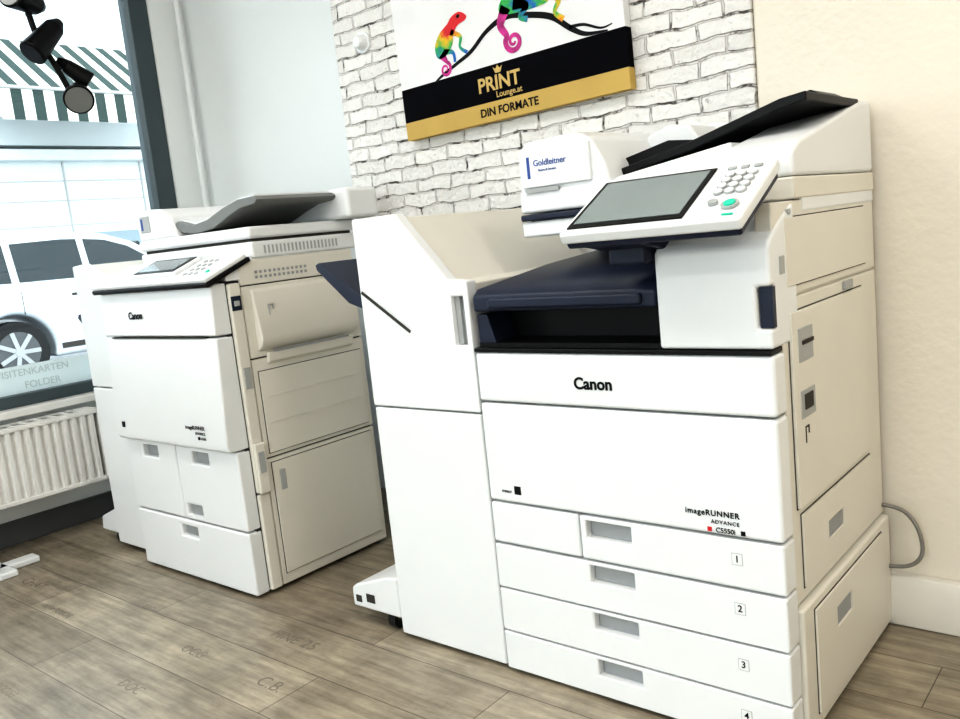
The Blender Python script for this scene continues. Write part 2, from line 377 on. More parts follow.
group('display_stand', (-3.1, 1.07, 0))
boxes('cross_base', [(-3.24, -3.04, 1.06, 1.12, 0.0, 0.022), (-3.17, -3.11, 0.92, 1.22, 0.0, 0.022)], M_front, 0.006)
cyl('pole', (-3.14, 1.09, 0.02), (-3.14, 1.045, 0.20), 0.014, 0.014, M_front)
prism('rack', [(-3.25, 0.20), (-3.02, 0.20), (-3.02, 0.215), (-3.25, 0.215)], 'y', 0.84, 1.05, M_front, 0.003)

# ------------------------------------------------------------------ spotlights
group('spotlight_cluster', (-3.1, 1.5, H))
cyl('ceiling_rose', (-3.1, 1.50, H-0.001), (-3.1, 1.50, H-0.03), 0.05, 0.05, M_black, bevel=0.005)
cyl('stem', (-3.1, 1.50, H-0.02), (-3.1, 1.50, 1.85), 0.011, 0.011, M_black)
tube('stem_lower', [(-3.1, 1.50, 1.86), (-3.1, 1.51, 1.78), (-3.1, 1.56, 1.70), (-3.1, 1.60, 1.60)], 0.010, M_black)
def spot(i, c, d, r=0.042, l=0.10, lamp=M_lgrey):
    c = Vector(c); d = Vector(d).normalized()
    cyl('head_%d' % i, c-d*l*0.5, c+d*l*0.5, r*0.72, r, M_black, bevel=0.005)
    cyl('cap_%d' % i, c-d*(l*0.5+0.03), c-d*l*0.5, r*0.35, r*0.7, M_black)
    cyl('lens_%d' % i, c+d*l*0.5, c+d*(l*0.5+0.003), r*0.85, r*0.85, lamp)
spot(1, (-3.08, 1.48, 1.90), (0.45, -0.85, 0.1), 0.05, 0.12, M_lgrey)
spot(2, (-3.07, 1.52, 1.765), (0.1, -0.7, -0.7), 0.046, 0.14, M_black)
spot(3, (-3.10, 1.635, 1.67), (0.2, 0.6, -0.5), 0.034, 0.09)
spot(4, (-3.07, 1.61, 1.585), (0.75, -0.40, -0.45), 0.052, 0.08, M_slate2)

# ------------------------------------------------------------------ wall canvas
CG = group('canvas_print', (-1.50, YW-0.02, 1.35))
CX0, CX1, CY = -1.885, -1.115, YW-0.036
zb = 1.270
g1, g2 = 0.052, 0.148
box('canvas_white', CX0, CX1, CY, YW-0.008, zb+g2, 1.84, M_canvas)
box('band_black', CX0, CX1, CY, YW-0.008, zb+g1, zb+g2, M_cblack)
box('band_gold', CX0, CX1, CY, YW-0.008, zb, zb+g1, M_gold)
text('title', 'PRINT', (-1.517, CY-0.001, zb+0.098), 0.054, M_goldt, bold=0.0014)
text('subtitle', 'Lounge.at', (-1.485, CY-0.001, zb+0.067), 0.023, M_goldt, bold=0.0003)
zz = zb-0.014
prism('crown', [(-1.525, zz+0.138), (-1.532, zz+0.155), (-1.523, zz+0.149), (-1.516, zz+0.159), (-1.509, zz+0.149), (-1.500, zz+0.155), (-1.507, zz+0.138)], 'y', CY-0.0012, CY, M_goldt)
text('formats', 'DIN FORMATE', (-1.492, CY-0.001, zb+0.025), 0.031, M_ink, bold=0.0005)
def amap(p): return (0.96*p[0]+0.0175, 0.79*p[1]+0.265)
def ribbon(name, pts, ws, mat, y):
    P = [Vector(amap(q)) for q in pts]; ws = [q*0.9 for q in ws]; out = []; W = []
    n = len(P)
    for i in range(n-1):
        p0 = P[max(i-1, 0)]; p1 = P[i]; p2 = P[i+1]; p3 = P[min(i+2, n-1)]
        for j in range(8):
            t = j/8
            out.append(0.5*((2*p1)+(-p0+p2)*t+(2*p0-5*p1+4*p2-p3)*t*t+(-p0+3*p1-3*p2+p3)*t**3)); W.append(ws[i]*(1-t)+ws[i+1]*t)
    out.append(P[-1]); W.append(ws[-1])
    bm = bmesh.new(); prev = None
    for i, p in enumerate(out):
        a = out[max(i-1, 0)]; b = out[min(i+1, len(out)-1)]; d = (b-a).normalized(); nn = Vector((-d.y, d.x))*W[i]/2
        l = bm.verts.new((p.x+nn.x, y, p.y+nn.y)); r = bm.verts.new((p.x-nn.x, y, p.y-nn.y))
        if prev: bm.faces.new((prev[0], l, r, prev[1]))
        prev = (l, r)
    return fin(name, bm2me(bm, name), mat)
def blob(name, pts, mat, y):
    P = [Vector(amap(p)) for p in pts]; n = len(P); out = []
    for i in range(n):
        p0, p1, p2, p3 = P[i-1], P[i], P[(i+1) % n], P[(i+2) % n]
        for j in range(6):
            t = j/6
            out.append(0.5*((2*p1)+(-p0+p2)*t+(2*p0-5*p1+4*p2-p3)*t*t+(-p0+3*p1-3*p2+p3)*t**3))
    bm = bmesh.new(); bm.faces.new([bm.verts.new((p.x, y, p.y)) for p in out])
    return fin(name, bm2me(bm, name), mat)
yb = CY-0.0006
ribbon('branch', [(-1.835, 1.457), (-1.80, 1.475), (-1.74, 1.50), (-1.685, 1.525), (-1.62, 1.575), (-1.55, 1.60), (-1.48, 1.585), (-1.40, 1.555), (-1.34, 1.50), (-1.295, 1.470), (-1.23, 1.462)], [0.006, 0.010, 0.011, 0.013, 0.014, 0.018, 0.017, 0.018, 0.016, 0.012, 0.004], M_ink, yb)
ribbon('twig', [(-1.345, 1.505), (-1.30, 1.50), (-1.25, 1.475), (-1.215, 1.478)], [0.010, 0.008, 0.006, 0.003], M_ink, yb)
ribbon('twig_2', [(-1.50, 1.60), (-1.45, 1.63), (-1.42, 1.68)], [0.012, 0.008, 0.003], M_ink, yb)
R_, Y_, G_, B_, P_ = (0.65, 0.03, 0.04), (0.75, 0.5, 0.03), (0.05, 0.42, 0.10), (0.02, 0.15, 0.5), (0.45, 0.03, 0.30)
mc1 = m_cham('chameleon_small_skin', 'Z', [(0.0, B_), (1.0, R_), (0.3, G_), (0.52, Y_), (0.68, R_)], 8.0, -12.05)
mc2 = m_cham('chameleon_large_skin', 'X', [(0.0, G_), (1.0, P_), (0.25, B_), (0.45, G_), (0.60, Y_), (0.75, R_)], 3.6, 4.9)
mc3 = pbr('chameleon_tail', (0.50, 0.04, 0.25), 0.7, var=0.5, vscale=25)
yc = CY-0.0012
def spiral(cx, cz, r, a0, turns, n=18, sgn=1):
    return [(cx+r*(1-0.85*i/n)*math.cos(a0+sgn*turns*2*math.pi*i/n), cz+1.2*r*(1-0.85*i/n)*math.sin(a0+sgn*turns*2*math.pi*i/n)) for i in range(n+1)]
blob('small_body', [(-1.815, 1.535), (-1.822, 1.575), (-1.80, 1.615), (-1.765, 1.64), (-1.745, 1.66), (-1.715, 1.668), (-1.69, 1.65), (-1.695, 1.635), (-1.725, 1.625), (-1.745, 1.60), (-1.755, 1.565), (-1.785, 1.535)], mc1, yc)
sp = spiral(-1.79, 1.490, 0.022, 1.2, 1.5, sgn=-1)
ribbon('small_tail', [(-1.80, 1.545)] + sp, [0.03]+[0.012*(1-i/24) for i in range(len(sp))], mc3, yc)
ribbon('small_leg_front', [(-1.755, 1.61), (-1.72, 1.585), (-1.725, 1.55), (-1.70, 1.525)], [0.018, 0.012, 0.009, 0.012], mc1, yc)
ribbon('small_leg_rear', [(-1.79, 1.55), (-1.755, 1.54), (-1.75, 1.505)], [0.02, 0.012, 0.010], mc1, yc)
blob('small_eye', [(-1.727, 1.655), (-1.720, 1.648), (-1.713, 1.655), (-1.720, 1.662)], M_ink, yc-0.0005)
blob('large_body', [(-1.565, 1.615), (-1.56, 1.655), (-1.51, 1.70), (-1.44, 1.715), (-1.38, 1.69), (-1.355, 1.70), (-1.315, 1.67), (-1.275, 1.63), (-1.28, 1.615), (-1.33, 1.61), (-1.38, 1.615), (-1.42, 1.60), (-1.50, 1.60)], mc2, yc)
sp = spiral(-1.530, 1.515, 0.030, 2.4, 1.6, sgn=1)
ribbon('large_tail', [(-1.545, 1.63), (-1.57, 1.58)] + sp, [0.04, 0.026]+[0.019*(1-i/26) for i in range(len(sp))], mc3, yc)
ribbon('large_leg_front', [(-1.40, 1.63), (-1.37, 1.60), (-1.385, 1.565), (-1.36, 1.535)], [0.028, 0.018, 0.012, 0.018], mc2, yc)
ribbon('large_leg_rear', [(-1.52, 1.63), (-1.475, 1.615), (-1.50, 1.585), (-1.475, 1.57)], [0.03, 0.02, 0.014, 0.018], mc2, yc)
blob('large_eye', [(-1.34, 1.665), (-1.33, 1.655), (-1.32, 1.665), (-1.33, 1.675)], M_ink, yc-0.0005)
CG.rotation_euler = (0, -0.020, 0)

# ------------------------------------------------------------------ RIGHT MULTIFUNCTION PRINTER
group('multifunction_printer', (-0.88, 1.73, 0))
X0, X1, YF, YK = -1.205, -0.565, 1.427, 2.022
box('chassis', X0+0.012, X1-0.014, YF+0.03, YK-0.01, 0.02, 0.724, M_core)
for i, (x, y) in enumerate([(-1.15, 1.5), (-0.62, 1.5), (-1.15, 1.95), (-0.62, 1.95)]):
    cyl('caster_%d' % i, (x-0.015, y, 0.02), (x+0.015, y, 0.02), 0.02, 0.02, M_rubber)
def hcut(z0, z1): return [(-0.963, -0.862, YF-0.01, YF+0.024, z0, z1)]
fy1 = YF+0.05
box('drawer_4', X0, X1, YF, fy1, 0.010, 0.096, M_front, 0.006, 3, cuts=hcut(0.052, 0.088))
box('drawer_3', X0, X1, YF, fy1, 0.101, 0.1965, M_front, 0.006, 3, cuts=hcut(0.153, 0.189))
box('drawer_2', X0, X1, YF, fy1, 0.2015, 0.2985, M_front, 0.006, 3, cuts=hcut(0.254, 0.291))
box('drawer_1', -0.9765, X1, YF, fy1, 0.3035, 0.3935, M_front, 0.006, 3, cuts=hcut(0.348, 0.385))
box('drawer_1_left', X0, -0.9805, YF, fy1, 0.3035, 0.3935, M_front, 0.006, 3)
for i, z in enumerate([0.060, 0.159, 0.2655, 0.358]):
    box('drawer_label_%d' % (4-i), -0.660, -0.640, YF-0.0006, YF+0.001, z-0.011, z+0.011, M_lgrey)
    box('drawer_label_face_%d' % (4-i), -0.659, -0.641, YF-0.0009, YF+0.001, z-0.010, z+0.010, M_front)
    text('drawer_number_%d' % (4-i), str(4-i), (-0.650, YF-0.001, z), 0.018, M_ink, bold=0.0002)
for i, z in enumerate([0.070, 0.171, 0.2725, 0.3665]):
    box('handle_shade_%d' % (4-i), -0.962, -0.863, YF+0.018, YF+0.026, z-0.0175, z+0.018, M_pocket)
box('front_door', X0, X1, YF, fy1, 0.398, 0.6125, M_front, 0.007, 3)
box('front_door_top', X0, X1, YF, fy1, 0.6165, 0.7205, M_front, 0.007, 3)
box('front_ledge', X0, X1-0.004, YF-0.002, fy1, 0.7215, 0.730, M_black, 0.002)
text('logo', 'Canon', (-0.918, YF-0.001, 0.662), 0.032, M_ink, bold=0.0009)
text('model_line_a', 'imageRUNNER', (-0.692, YF-0.001, 0.437), 0.0145, M_ink, bold=0.0002, spacing=1.15)
text('model_line_b', 'ADVANCE', (-0.668, YF-0.001, 0.422), 0.010, M_ink, spacing=1.2)
text('model_line_c', 'C5550i', (-0.668, YF-0.001, 0.407), 0.0125, M_ink, bold=0.0001)
box('model_red_dot', -0.702, -0.694, YF-0.001, YF+0.001, 0.403, 0.411, M_red)
box('model_colour_mark', -0.640, -0.632, YF-0.001, YF+0.001, 0.403, 0.411, M_ink)
box('energy_label', -1.135, -1.118, YF-0.0008, YF+0.001, 0.418, 0.436, M_ink)
text('energy_text', 'ENERGY', (-1.155, YF-0.001, 0.422), 0.007, M_ink)
# right tower
prism('right_tower', [(YF, 0.7315), (YF, 0.900), (YF+0.012, 0.912), (YF+0.07, 0.945), (YF+0.12, 0.965), (YF+0.12, 0.7315)], 'x', -0.770, X1, M_front, 0.006, 3, cuts=[(-0.590, -0.55, YF-0.01, YF+0.02, 0.765, 0.835)])
box('tower_grip', -0.588, X1-0.001, YF+0.010, YF+0.03, 0.766, 0.834, M_navy)
box('tower_rear', -0.770, X1-0.010, YF+0.121, YK-0.002, 0.7315, 0.953, M_side, 0.004)
# side covers (facing +X)
xs = X1-0.004
box('side_top', xs-0.03, xs, YF+0.03, YK, 0.808, 0.968, M_side, 0.004)
box('side_mid', xs-0.03, xs, YF+0.053, YK, 0.262, 0.8045, M_side, 0.004)
inlay_x('side_hatch', xs, 1.50, 1.95, 0.825, 0.940)
inlay_x('side_door', xs, 1.505, 1.915, 0.435, 0.78, t=0.007)
inlay_x('side_lower_door', xs, 1.52, 1.93, 0.285, 0.42, cuts=[(xs+0.0005, xs+0.05, 1.65, 1.74, 0.330, 0.365)])
box('side_lower_grip', xs+0.001, xs+0.0015, 1.651, 1.739, 0.331, 0.364, M_pocket)
box('side_low', xs-0.03, xs+0.012, YF+0.052, YK, 0.010, 0.258, M_side, 0.006)
inlay_x('side_low_door', xs+0.012, 1.53, 1.95, 0.04, 0.24, cuts=[(xs+0.0125, xs+0.05, 1.64, 1.73, 0.160, 0.200)])
box('side_low_grip', xs+0.0132, xs+0.0138, 1.641, 1.729, 0.161, 0.199, M_pocket)
boxes('side_latches', [(xs+0.005, xs+0.0085, 1.53, 1.60, 0.69, 0.75), (xs+0.005, xs+0.0085, 1.53, 1.60, 0.59, 0.64)], M_lgrey, 0.002)
boxes('side_latch_dark', [(xs+0.006, xs+0.010, 1.545, 1.60, 0.720, 0.727), (xs+0.006, xs+0.010, 1.545, 1.585, 0.605, 0.632)], M_seam)
boxes('side_icon', [(xs+0.006, xs+0.008, 1.545, 1.548, 0.545, 0.575), (xs+0.006, xs+0.008, 1.548, 1.562, 0.572, 0.575), (xs+0.006, xs+0.008, 1.560, 1.563, 0.560, 0.575)], M_seam)
boxes('side_clips', [(xs, xs+0.006, 1.47, 1.49, 0.85, 0.88), (xs, xs+0.006, 1.80, 1.85, 0.785, 0.802)], M_lgrey, 0.001)
cyl('side_screw', (xs, 1.52, 0.95), (xs+0.007, 1.52, 0.95), 0.005, 0.005, M_lgrey)
# output bay
box('bay_back', X0+0.01, -0.772, 1.93, YK-0.01, 0.731, 0.945, M_navy)
box('bay_floor', X0+0.008, -0.772, YF+0.01, 1.93, 0.7305, 0.74, M_black)
box('bay_recess', X0+0.02, -0.773, 1.52, 1.93, 0.741, 0.81, M_black)
prism('bay_tray', [(YF+0.002, 0.806), (YF+0.002, 0.838), (YF+0.02, 0.852), (1.70, 0.880), (1.93, 0.895), (1.93, 0.806)], 'x', X0+0.006, -0.773, M_navy, 0.006, 3)
box('bay_tray_lip', X0+0.05, -0.80, YF-0.006, YF+0.05, 0.812, 0.834, M_navy, 0.006, 3)
prism('bay_left_corner', [(X0+0.004, 0.732), (X0+0.004, 0.80), (X0+0.03, 0.80), (X0+0.05, 0.735)], 'y', YF+0.015, 1.52, M_navy, 0.003)
# scanner
box('scanner_body', -1.175, X1-0.002, 1.595, YK, 0.946, 0.980, M_front, 0.006, 3)
box('scanner_gap', -1.160, -0.69, 1.61, YK-0.01, 0.979, 0.996, M_navy)
box('scanner_right_cover', -0.70, X1, 1.555, YK, 0.970, 1.008, M_side, 0.004)
box('scanner_left_bumper', -1.172, -0.98, 1.588, 1.61, 0.981, 0.995, M_navy, 0.004)
# document feeder
box('adf_lid', -1.172, -0.702, 1.590, YK, 0.997, 1.044, M_front, 0.008, 3)
prism('adf_head', [(-1.172, 1.035), (-1.172, 1.125), (-1.15, 1.147), (-1.02, 1.152), (-0.985, 1.135), (-0.955, 1.08), (-0.945, 1.035)], 'y', 1.595, 1.99, M_front, 0.010, 4)
box('adf_head_plate', -1.160, -0.985, 1.588, 1.60, 1.050, 1.130, M_front, 0.004)
box('adf_head_slot', -1.150, -1.065, 1.585, 1.591, 1.040, 1.048, M_lgrey)
text('adf_sticker_text', 'Goldleitner', (-1.083, 1.5872, 1.100), 0.018, M_blue, bold=0.0001)
text('adf_sticker_text_2', 'Buero & Service', (-1.090, 1.5872, 1.085), 0.007, M_blue)
box('adf_sticker_bar', -1.142, -1.135, 1.5872, 1.589, 1.070, 1.115, M_blue)
prism('adf_right_lid', [(1.56, 1.009), (1.56, 1.052), (1.60, 1.072), (1.96, 1.150), (YK, 1.153), (YK, 1.009)], 'x', -0.700, X1-0.001, M_front, 0.008, 3)
prism('adf_rear_hump', [(-0.96, 1.04), (-0.96, 1.145), (-0.90, 1.160), (-0.82, 1.15), (-0.74, 1.10), (-0.70, 1.04)], 'y', 1.975, 2.015, M_front, 0.008, 3)
prism('adf_arm', [(-0.985, 1.04), (-0.985, 1.140), (-0.93, 1.158), (-0.88, 1.150), (-0.86, 1.12), (-0.85, 1.04)], 'y', 1.83, 1.975, M_front, 0.008, 3)
prism('adf_tray_base', [(-0.95, 1.04), (-0.95, 1.05), (-0.70, 1.085), (-0.70, 1.04)], 'y', 1.62, 1.93, M_front, 0.004)
prism('adf_tray', [(-0.965, 1.052), (-0.965, 1.066), (-0.80, 1.100), (-0.62, 1.150), (-0.572, 1.156), (-0.572, 1.140), (-0.62, 1.132), (-0.80, 1.082)], 'y', 1.655, 1.96, M_black, 0.003)
prism('adf_guide_front', [(-0.96, 1.065), (-0.96, 1.09), (-0.86, 1.112), (-0.78, 1.102)], 'y', 1.69, 1.70, M_black)
prism('adf_guide_rear', [(-0.84, 1.09), (-0.84, 1.118), (-0.78, 1.135), (-0.70, 1.130)], 'y', 1.90, 1.91, M_black)
prism('adf_tray_stop', [(-0.64, 1.140), (-0.64, 1.160), (-0.60, 1.168), (-0.575, 1.154)], 'y', 1.76, 1.90, M_black, 0.002)
# control panel
pb = Vector((-0.719, 1.300, 0.953)); pt = Vector((-0.719, 1.470, 1.041))
up = (pt-pb).normalized(); rt = Vector((1, 0, 0)); nrm = rt.cross(up)
pc = (pb+pt)/2; PW = 0.325; PH = (pt-pb).length
def on(a, b, lift): return pc+rt*a+up*b+nrm*lift
slab('panel_shell', on(0, 0, -0.013), rt, up, PW, PH, 0.022, M_front, 0.006, 3)
slab('panel_back', on(0, 0, -0.028), rt, up, PW-0.01, PH-0.01, 0.018, M_navy, 0.006, 3)
slab('panel_bezel', on(-0.043, -0.001, -0.001), rt, up, 0.215, PH-0.030, 0.0035, M_black, 0.001)
slab('panel_lcd', on(-0.043, 0.001, 0.001), rt, up, 0.198, PH-0.050, 0.0015, M_lcd)
for r in range(4):
    for c in range(3):
        p = on(0.098+c*0.019, 0.048-r*0.019, -0.001)
        cyl('key_ring_%d%d' % (r, c), p, p+nrm*0.0028, 0.0085, 0.0085, M_lgrey, 20)
        cyl('key_%d%d' % (r, c), p, p+nrm*0.0042, 0.0072, 0.0067, M_front, 20)
for c in range(3):
    slab('func_key_%d' % c, on(0.093+c*0.022, 0.072, 0.0), rt, up, 0.014, 0.008, 0.003, M_lgrey, 0.001)
p = on(0.134, -0.055, -0.001)
cyl('start_ring', p, p+nrm*0.004, 0.014, 0.014, M_lgrey)
cyl('start_key', p, p+nrm*0.006, 0.010, 0.009, M_green)
p = on(0.103, -0.045, -0.001)
cyl('stop_key', p, p+nrm*0.005, 0.008, 0.008, M_lgrey)
slab('status_led', on(0.14, -0.084, 0.0), rt, up, 0.018, 0.003, 0.002, M_green)
prism('panel_arm', [(1.335, 0.925), (1.335, 0.945), (1.43, 0.975), (1.60, 0.975), (1.60, 0.93), (1.45, 0.905)], 'x', -0.86, -0.75, M_navy, 0.006, 3)
prism('panel_arm_hinge', [(1.40, 0.885), (1.40, 0.94), (1.59, 0.945), (1.59, 0.885)], 'x', -0.845, -0.772, M_navy, 0.006, 3)

# ------------------------------------------------------------------ RIGHT PRINTER'S FINISHER
def caster(name, x, y, r=0.024):
    cyl(name+'_wheel', (x-0.012, y, r), (x+0.012, y, r), r, r, M_rubber)
    box(name+'_fork', x-0.018, x+0.018, y-0.012, y+0.012, r, 2*r+0.01, M_seam, 0.003)
group('paper_finisher', (-1.385, 1.72, 0))
prism('body', [(-1.536, 0.03), (-1.536, 1.020), (-1.402, 1.020), (-1.265, 0.870), (-1.211, 0.866), (-1.211, 0.03)], 'y', YF+0.036, 1.99, M_side, 0.004)
prism('door_upper', [(-1.541, 0.5885), (-1.541, 1.027), (-1.400, 1.028), (-1.263, 0.876), (-1.210, 0.872), (-1.210, 0.5885)], 'y', YF+0.003, YF+0.035, M_front, 0.005, 3, cuts=[(-1.258, -1.225, YF-0.02, YF+0.028, 0.735, 0.840)])
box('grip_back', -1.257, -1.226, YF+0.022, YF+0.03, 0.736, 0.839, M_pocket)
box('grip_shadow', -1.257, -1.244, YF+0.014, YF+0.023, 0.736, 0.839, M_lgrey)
box('door_lower', -1.539, -1.210, YF+0.003, YF+0.035, 0.010, 0.5845, M_front, 0.005, 3)
u = Vector((0.148, 0, -0.096)).normalized()
slab('slot', (-1.462, YF+0.0028, 0.812), u, Vector((0, -1, 0)).cross(u), 0.172, 0.007, 0.003, M_seam)
slab('slot_lip', (-1.457, YF+0.0018, 0.8225), u, Vector((0, -1, 0)).cross(u), 0.16, 0.004, 0.004, M_front)
prism('output_tray', [(-1.537, 0.80), (-1.537, 0.825), (-1.61, 0.862), (-1.725, 0.935), (-1.740, 0.930), (-1.735, 0.915), (-1.63, 0.83)], 'y', 1.47, 1.80, M_navy, 0.004)
boxes('tray_ribs', [(-1.610, -1.537, 1.50+i*0.06, 1.505+i*0.06, 0.83, 0.858) for i in range(5)], M_navy)
prism('foot', [(-1.5405, 0.045), (-1.5405, 0.150), (-1.58, 0.145), (-1.70, 0.105), (-1.715, 0.095), (-1.715, 0.045)], 'y', YF+0.005, YF+0.20, M_front, 0.006, 3)
boxes('foot_holes', [(-1.66, -1.63, YF+0.0035, YF+0.007, 0.066, 0.088), (-1.70, -1.68, YF+0.0035, YF+0.007, 0.060, 0.078)], M_seam)
caster('caster_a', -1.59, YF+0.040); caster('caster_b', -1.68, YF+0.17)
for i, (x, y) in enumerate([(-1.50, 1.95), (-1.25, 1.95), (-1.25, 1.50)]):
    cyl('leveller_%d' % i, (x, y, 0), (x, y, 0.03), 0.015, 0.012, M_rubber)

# ------------------------------------------------------------------ LEFT MULTIFUNCTION PRINTER
LG = group('multifunction_printer', (-2.39, 1.7, 0))
A0, A1, BF, BK = -2.705, -2.082, 1.42, 1.93
box('chassis', A0+0.012, A1-0.012, BF+0.03, BK-0.005, 0.02, 0.90, M_core)
for i, (x, y) in enumerate([(-2.65, 1.5), (-2.13, 1.5), (-2.65, 1.87), (-2.13, 1.87)]):
    cyl('caster_%d' % i, (x-0.015, y, 0.024), (x+0.015, y, 0.024), 0.024, 0.024, M_rubber)
gy = BF+0.045
box('front_bottom_drawer', A0, A1-0.01, BF, gy, 0.010, 0.195, M_front, 0.006, 3, cuts=[(-2.45, -2.36, BF-0.01, BF+0.025, 0.140, 0.175)])
box('front_deck_left', A0, -2.4185, BF, gy, 0.200, 0.430, M_front, 0.006, 3, cuts=[(-2.61, -2.52, BF-0.01, BF+0.025, 0.380, 0.418)])
box('front_deck_right', -2.4135, A1-0.01, BF, gy, 0.200, 0.430, M_front, 0.006, 3, cuts=[(-2.33, -2.24, BF-0.01, BF+0.025, 0.380, 0.418), (-2.395, -2.315, BF-0.01, BF+0.02, 0.212, 0.248)])
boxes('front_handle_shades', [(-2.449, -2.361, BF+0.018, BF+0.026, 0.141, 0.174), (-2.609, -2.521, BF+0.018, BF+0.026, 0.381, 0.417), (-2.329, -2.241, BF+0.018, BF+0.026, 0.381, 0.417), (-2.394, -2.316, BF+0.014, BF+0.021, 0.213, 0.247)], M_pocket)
prism('front_door', [(BF-0.022, 0.437), (BF-0.026, 0.46), (BF-0.010, 0.754), (gy, 0.754), (gy, 0.434), (BF-0.005, 0.434)], 'x', A0, A1-0.01, M_front, 0.006, 3)
prism('front_upper', [(BF-0.012, 0.760), (BF-0.004, 0.895), (BF+0.01, 0.900), (gy, 0.900), (gy, 0.757)], 'x', A0, A1-0.01, M_front, 0.006, 3)
box('front_door_slot', -2.66, -2.14, BF-0.012, BF, 0.7545, 0.758, M_seam)
text('logo', 'Canon', (-2.50, BF-0.011, 0.822), 0.030, M_ink, bold=0.0007, ux=(1, 0, 0), uy=(0, 0.06, 1))
text('model_line_a', 'imageRUNNER', (-2.24, BF-0.027, 0.500), 0.0155, M_ink, bold=0.0001)
text('model_line_b', 'ADVANCE', (-2.215, BF-0.0275, 0.484), 0.011, M_ink)
text('model_line_c', '6555i', (-2.20, BF-0.028, 0.470), 0.011, M_ink)
box('model_mark', -2.228, -2.220, BF-0.0285, BF-0.02, 0.466, 0.474, M_ink)
box('energy_label', -2.66, -2.645, BF-0.0275, BF-0.02, 0.475, 0.492, M_ink)
ax = A1-0.004
box('side_front_post', ax-0.06, ax+0.004, BF+0.046, BF+0.085, 0.30, 0.895, M_side, 0.006)
box('side_front_post_low', ax-0.06, ax+0.004, BF+0.046, BF+0.085, 0.012, 0.297, M_side, 0.006)
box('side_top', ax-0.03, ax, BF+0.088, BK, 0.885, 0.955, M_side, 0.004)
box('side_upper', ax-0.03, ax, BF+0.088, BK, 0.680, 0.882, M_side, 0.004)
box('side_mid', ax-0.03, ax, BF+0.088, BK, 0.392, 0.676, M_side, 0.004)
box('side_low', ax-0.03, ax, BF+0.088, BK, 0.012, 0.388, M_side, 0.004)
prism('bypass_flap', [(ax-0.001, 0.695), (ax+0.022, 0.712), (ax+0.030, 0.735), (ax+0.010, 0.865), (ax-0.001, 0.875)], 'y', 1.535, 1.90, M_side, 0.004)
prism('bypass_grip', [(ax-0.001, 0.655), (ax+0.012, 0.664), (ax+0.016, 0.690), (ax-0.001, 0.690)], 'y', 1.56, 1.88, M_side, 0.003)
boxes('bypass_grip_shadow', [(ax+0.012, ax+0.018, 1.58, 1.86, 0.6895, 0.6945)], M_pocket)
inlay_x('side_door_mid', ax, 1.525, 1.91, 0.405, 0.640)
boxes('side_door_mid_ribs', [(ax+0.004, ax+0.0065, 1.54, 1.895, 0.565, 0.568), (ax+0.004, ax+0.0065, 1.54, 1.895, 0.49, 0.493)], M_side)
inlay_x('side_door_low', ax, 1.525, 1.91, 0.045, 0.376)
boxes('side_post_handles', [(ax+0.002, ax+0.0065, 1.475, 1.497, 0.60, 0.66), (ax+0.004, ax+0.007, 1.545, 1.565, 0.29, 0.35)], M_lgrey, 0.002)
boxes('side_vents', [(ax-0.001, ax+0.0015, 1.56+i*0.016, 1.568+i*0.016, 0.90+dz, 0.908+dz) for i in range(12) for dz in (0.0, 0.014)], M_pocket)
box('side_socket', ax+0.003, ax+0.006, 1.468, 1.50, 0.82, 0.86, M_navy, 0.002)
box('side_socket_plug', ax+0.004, ax+0.010, 1.475, 1.492, 0.832, 0.847, M_lgrey, 0.002)
box('lower_coupling', ax+0.004, ax+0.016, BF+0.048, BF+0.083, 0.300, 0.445, M_side, 0.004)
box('lower_coupling_slot', ax+0.015, ax+0.0175, BF+0.055, BF+0.076, 0.36, 0.42, M_lgrey, 0.002)
boxes('side_icon', [(ax+0.018, ax+0.0215, 1.575, 1.578, 0.795, 0.825), (ax+0.017, ax+0.0215, 1.578, 1.592, 0.822, 0.825), (ax+0.017, ax+0.0215, 1.590, 1.593, 0.810, 0.825)], M_lgrey)
# console
cb = Vector((-2.400, 1.395, 0.903)); ct = Vector((-2.400, 1.545, 0.963)); cup = (ct-cb).normalized(); cn = Vector((1, 0, 0)).cross(cup)
cc = (cb+ct)/2
slab('console_base', cc-cn*0.006, (1, 0, 0), cup, 0.645, 0.16, 0.014, M_black, 0.004)
slab('console_deck', cc+cn*0.006, (1, 0, 0), cup, 0.635, 0.15, 0.014, M_front, 0.005, 3)
prism('console_riser', [(1.465, 0.902), (1.465, 0.925), (1.56, 0.960), (1.56, 0.902)], 'x', A0+0.01, A1-0.006, M_front, 0.003)
def onc(a, b, l): return cc+Vector((1, 0, 0))*a+cup*b+cn*l
slab('console_screen_frame', onc(0.0, 0.012, 0.018), (1, 0, 0), cup, 0.25, 0.105, 0.012, M_front, 0.004)
slab('console_bezel', onc(0.0, 0.012, 0.0245), (1, 0, 0), cup, 0.225, 0.090, 0.002, M_black)
slab('console_lcd', onc(0.0, 0.012, 0.026), (1, 0, 0), cup, 0.20, 0.072, 0.002, M_lcd2)
for r in range(4):
    for c in range(3):
        p = onc(0.17+c*0.028, 0.042-r*0.026, 0.012)
        cyl('console_key_%d%d' % (r, c), p, p+cn*0.004, 0.007, 0.007, M_lgrey, 16)
p = onc(0.275, -0.03, 0.012); cyl('console_start', p, p+cn*0.005, 0.007, 0.006, M_green, 20)
